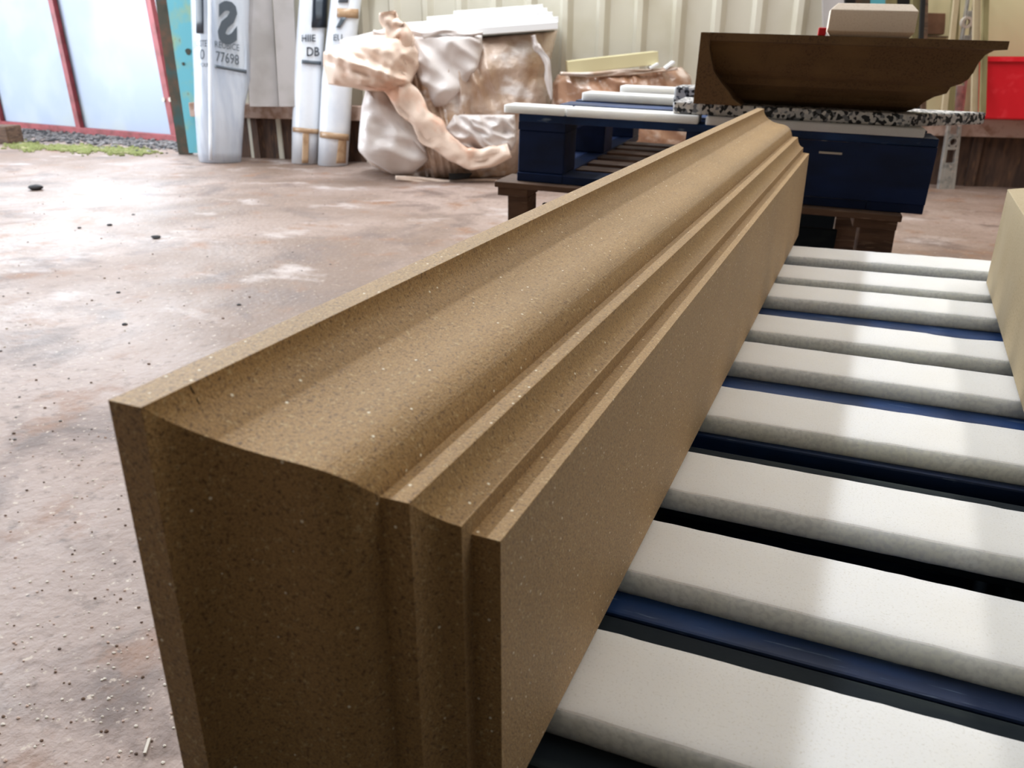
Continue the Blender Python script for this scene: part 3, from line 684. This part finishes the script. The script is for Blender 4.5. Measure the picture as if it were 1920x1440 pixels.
tb2 = thing('foam_bundle', fl(575, 307), 'white foam bundle with black printed film and tape, left one of the close pair', 'bundle', 'film-wrapped foam bundles')
R2 = [(573, 307, 26), (575, 240, 27), (578, 150, 27), (583, 60, 27), (588, 0, 27), (594, -90, 27), (600, -200, 27)]
child(tube(R2, 6.98, .9, M_FOAM, 'foam_core', 30, jit=.05), tb2); W2 = wrapf(R2, 6.98, .9, .010)
patch('black_print', [(590, -90), (619, -90), (612, 52), (584, 52)], W2, M_BLACK, tb2); patch('film_haze', [(592, -5), (606, -5), (604, 36), (592, 36)], wrapf(R2, 6.98, .9, .016), M_PRINT, tb2, 4, 4)
text_on('HIIE', 564, 78, 19, W2, M_BLACK, tb2, sx=.85); text_on('DB', 574, 105, 24, W2, M_BLACK, tb2, sx=.80)
patch('print_band', [(566, 112), (602, 115), (602, 122), (566, 119)], W2, M_PRINT, tb2, 8, 2)
patch('tape_strip', [(568, 242), (580, 242), (578, 306), (566, 306)], W2, M_TAPE, tb2, 4, 8); patch('tape_strip', [(549, 238), (600, 243), (600, 252), (549, 247)], wrapf(R2, 6.98, .9, .013), M_TAPE, tb2, 10, 2)
tb3 = thing('foam_bundle', fl(625, 307), 'white foam bundle with tape across and down it, right one of the close pair', 'bundle', 'film-wrapped foam bundles')
R3 = [(624, 309, 28), (628, 240, 29), (632, 150, 29), (642, 60, 29), (649, 0, 29), (656, -90, 29), (664, -200, 29)]
child(tube(R3, 6.86, .9, M_FOAM, 'foam_core', 30, jit=.05), tb3); W3 = wrapf(R3, 6.86, .9, .010)
patch('tape_strip', [(636, 250), (650, 252), (648, 306), (630, 306)], W3, M_TAPE, tb3, 4, 8); patch('tape_strip', [(600, 246), (654, 252), (654, 264), (600, 258)], wrapf(R3, 6.86, .9, .013), M_TAPE, tb3, 10, 2)
patch('tape_strip', [(632, 15), (672, 17), (672, 35), (632, 32)], W3, M_TAPE, tb3, 8, 2)
patch('print_band', [(636, -10), (656, -10), (652, 5), (634, 5)], W3, M_PRINT, tb3, 6, 2); patch('print_band', [(640, 32), (650, 33), (638, 52), (630, 52)], W3, M_PRINT, tb3, 4, 4)
text_on('EU', 624, 76, 17, W3, M_PRINT, tb3, sx=.9)

# grey sheets leaning on the wall between the bundles
for i, (pa, pb, dz, lab) in enumerate((((468, 522), (452, 506), 0, 'wide'), ((523, 560), (508, 548), .05, 'narrow'))):
    b0, b1 = pa; t0, t1 = pb
    def lp(px, py, k=0): return vp(px, py, 7.00-(b0-468)/92*.12+(0.12 if py < 100 else 0))
    o = prism('leaning_sheet', [lp(b0, 200), lp(b1, 200), lp(t1, -60), lp(t0, -60)], HF*.015, M_GREY if i == 0 else M_GREY, bevel=.002)
    tag(o, ('wider brown-grey sheet leaning on the wall just right of the single bundle', 'lighter narrow grey sheet leaning on the wall just left of the bundle pair')[i], 'sheet', 'sheets leaning between the foam bundles')

# ------------------------------------------------------------------ right side: red box, leaning battens, carton, dark window strip
rbx = thing('red_crate', wpt(5.6, .46, -.15), 'bright red plastic crate on the timber rail at the right edge', 'crate')
q = [wpt(5.47, .462, -.30), wpt(6.05, .462, -.30), wpt(6.08, .83, -.32), wpt(5.44, .83, -.32)]
V = q+[p_+WN*.28 for p_ in q]; child(mesh('body', V, [(0, 1, 2, 3), (4, 5, 6, 7), (0, 1, 5, 4), (1, 2, 6, 5), (3, 0, 4, 7)], M_RED, bevel=.012), rbx)
sld = rbx.children[0].modifiers.new('thick', 'SOLIDIFY'); sld.thickness = .012
q = [wpt(5.425, .812, -.335), wpt(6.10, .812, -.335), wpt(6.10, .812, -.02), wpt(5.425, .812, -.02)]
V, F = join_boxes([[wpt(s_, z_, o_) for s_ in (5.425, 6.10) for o_ in (-.338, -.322) for z_ in (.812, .838)], [wpt(s_, z_, o_) for s_ in (5.425, 6.10) for o_ in (-.045, -.03) for z_ in (.812, .838)],
                   [wpt(s_, z_, o_) for s_ in (5.425, 5.44) for o_ in (-.322, -.045) for z_ in (.812, .838)]])
child(mesh('rim', V, F, M_RED), rbx)

def lean(px0, px1, pyb, pyt, dpx, D, dep, m, nm, lab, grp=None, cat_='batten'):
    D -= .16+(px0-1716)*.0011; q = [vp(px0, pyb, D-.12), vp(px1, pyb, D-.12), vp(px1+dpx, pyt, D), vp(px0+dpx, pyt, D)]
    o = prism(nm, q, HF*dep, m, bevel=.002); tag(o, lab, cat_, grp); return o
gr_ = 'battens leaning on the wall behind the dark cornice'
lean(1708, 1724, 213, -60, 4, 6.0, .03, M_OLIVE, 'leaning_batten', 'olive batten immediately right of the pale coping stone', gr_)
lean(1717, 1725, 213, -60, 14, 5.90, .02, M_HOLE, 'leaning_bar', 'thin black bar just right of the olive batten', gr_)
lean(1728, 1737, 213, -60, 5, 5.97, .03, M_BROWN, 'leaning_batten', 'brown batten next to the brown carton', gr_)
lean(1776, 1790, 213, -60, 14, 5.95, .03, M_OLIVE, 'leaning_batten', 'olive batten between the carton and the spirit level', gr_)
lean(1766, 1776, 213, -60, 30, 5.90, .02, M_CREAM, 'leaning_batten', 'cream batten crossing right of the carton', gr_)
lean(1838, 1849, 213, -60, 8, 5.90, .02, M_OLIVE, 'leaning_batten', 'olive batten right of the spirit level', gr_)
lean(1822, 1834, 213, -60, 6, 5.92, .02, M_CREAM, 'leaning_batten', 'pale cream batten directly right of the spirit level', gr_)
sh = thing('shelf_bracket', wpt(5.15, .8, -.05), 'small dark wall shelf holding the brown carton', 'shelf')
child(prism('shelf_board', [vp(1722, 66, 5.92), vp(1778, 68, 5.92), vp(1778, 70.5, 5.92), vp(1722, 68.5, 5.92)], HF*.24, M_BROWN), sh)
c4 = prism('cardboard_carton', [vp(1733, 64, 5.95), vp(1772, 65, 5.95), vp(1773, 25, 5.95), vp(1735, 24, 5.95)], HF*.15, M_CARD, bevel=.003)
tag(c4, 'brown carton behind the dark cornice, between leaning battens', 'carton')
wn = thing('wall_strip', wpt(4.85, 1.15, 0), 'dark strip of teal and olive boards high on the wall above the coping stone', 'boards')
for k, (x0, x1, m) in enumerate(((1586, 1604, M_HOLE), (1604, 1632, M_RUST), (1632, 1660, M_TEAL), (1660, 1682, M_OLIVE), (1682, 1706, M_HOLE))):
    child(prism('strip_board', [vp(x0, 10, 6.0), vp(x1, 10, 6.0), vp(x1, -80, 6.0), vp(x0, -80, 6.0)], HF*.03, m), wn)
gpn = prism('grey_panel', [vp(1546, 190, 5.90), vp(1584, 190, 5.86), vp(1582, -80, 5.92), vp(1541, -80, 5.96)], HF*.02, M_GREY, bevel=.002)
tag(gpn, 'pale grey upright panel at the end of the ribbed wall, left of the coping stone', 'panel')

# print, painted glare and tape belong to the film or foam they sit on
for root in (tb1, tb2, tb3):
    host = next((c for c in root.children if c.name.startswith('film_sleeve')), None) or next(c for c in root.children if c.name.startswith('foam_core'))
    for c in list(root.children):
        if c.name.split('.')[0] in ('lettering', 'black_print', 'painted_glare', 'print_band', 'film_haze', 'tape_strip'):
            c.parent = host; c.matrix_parent_inverse = Matrix.Identity(4)
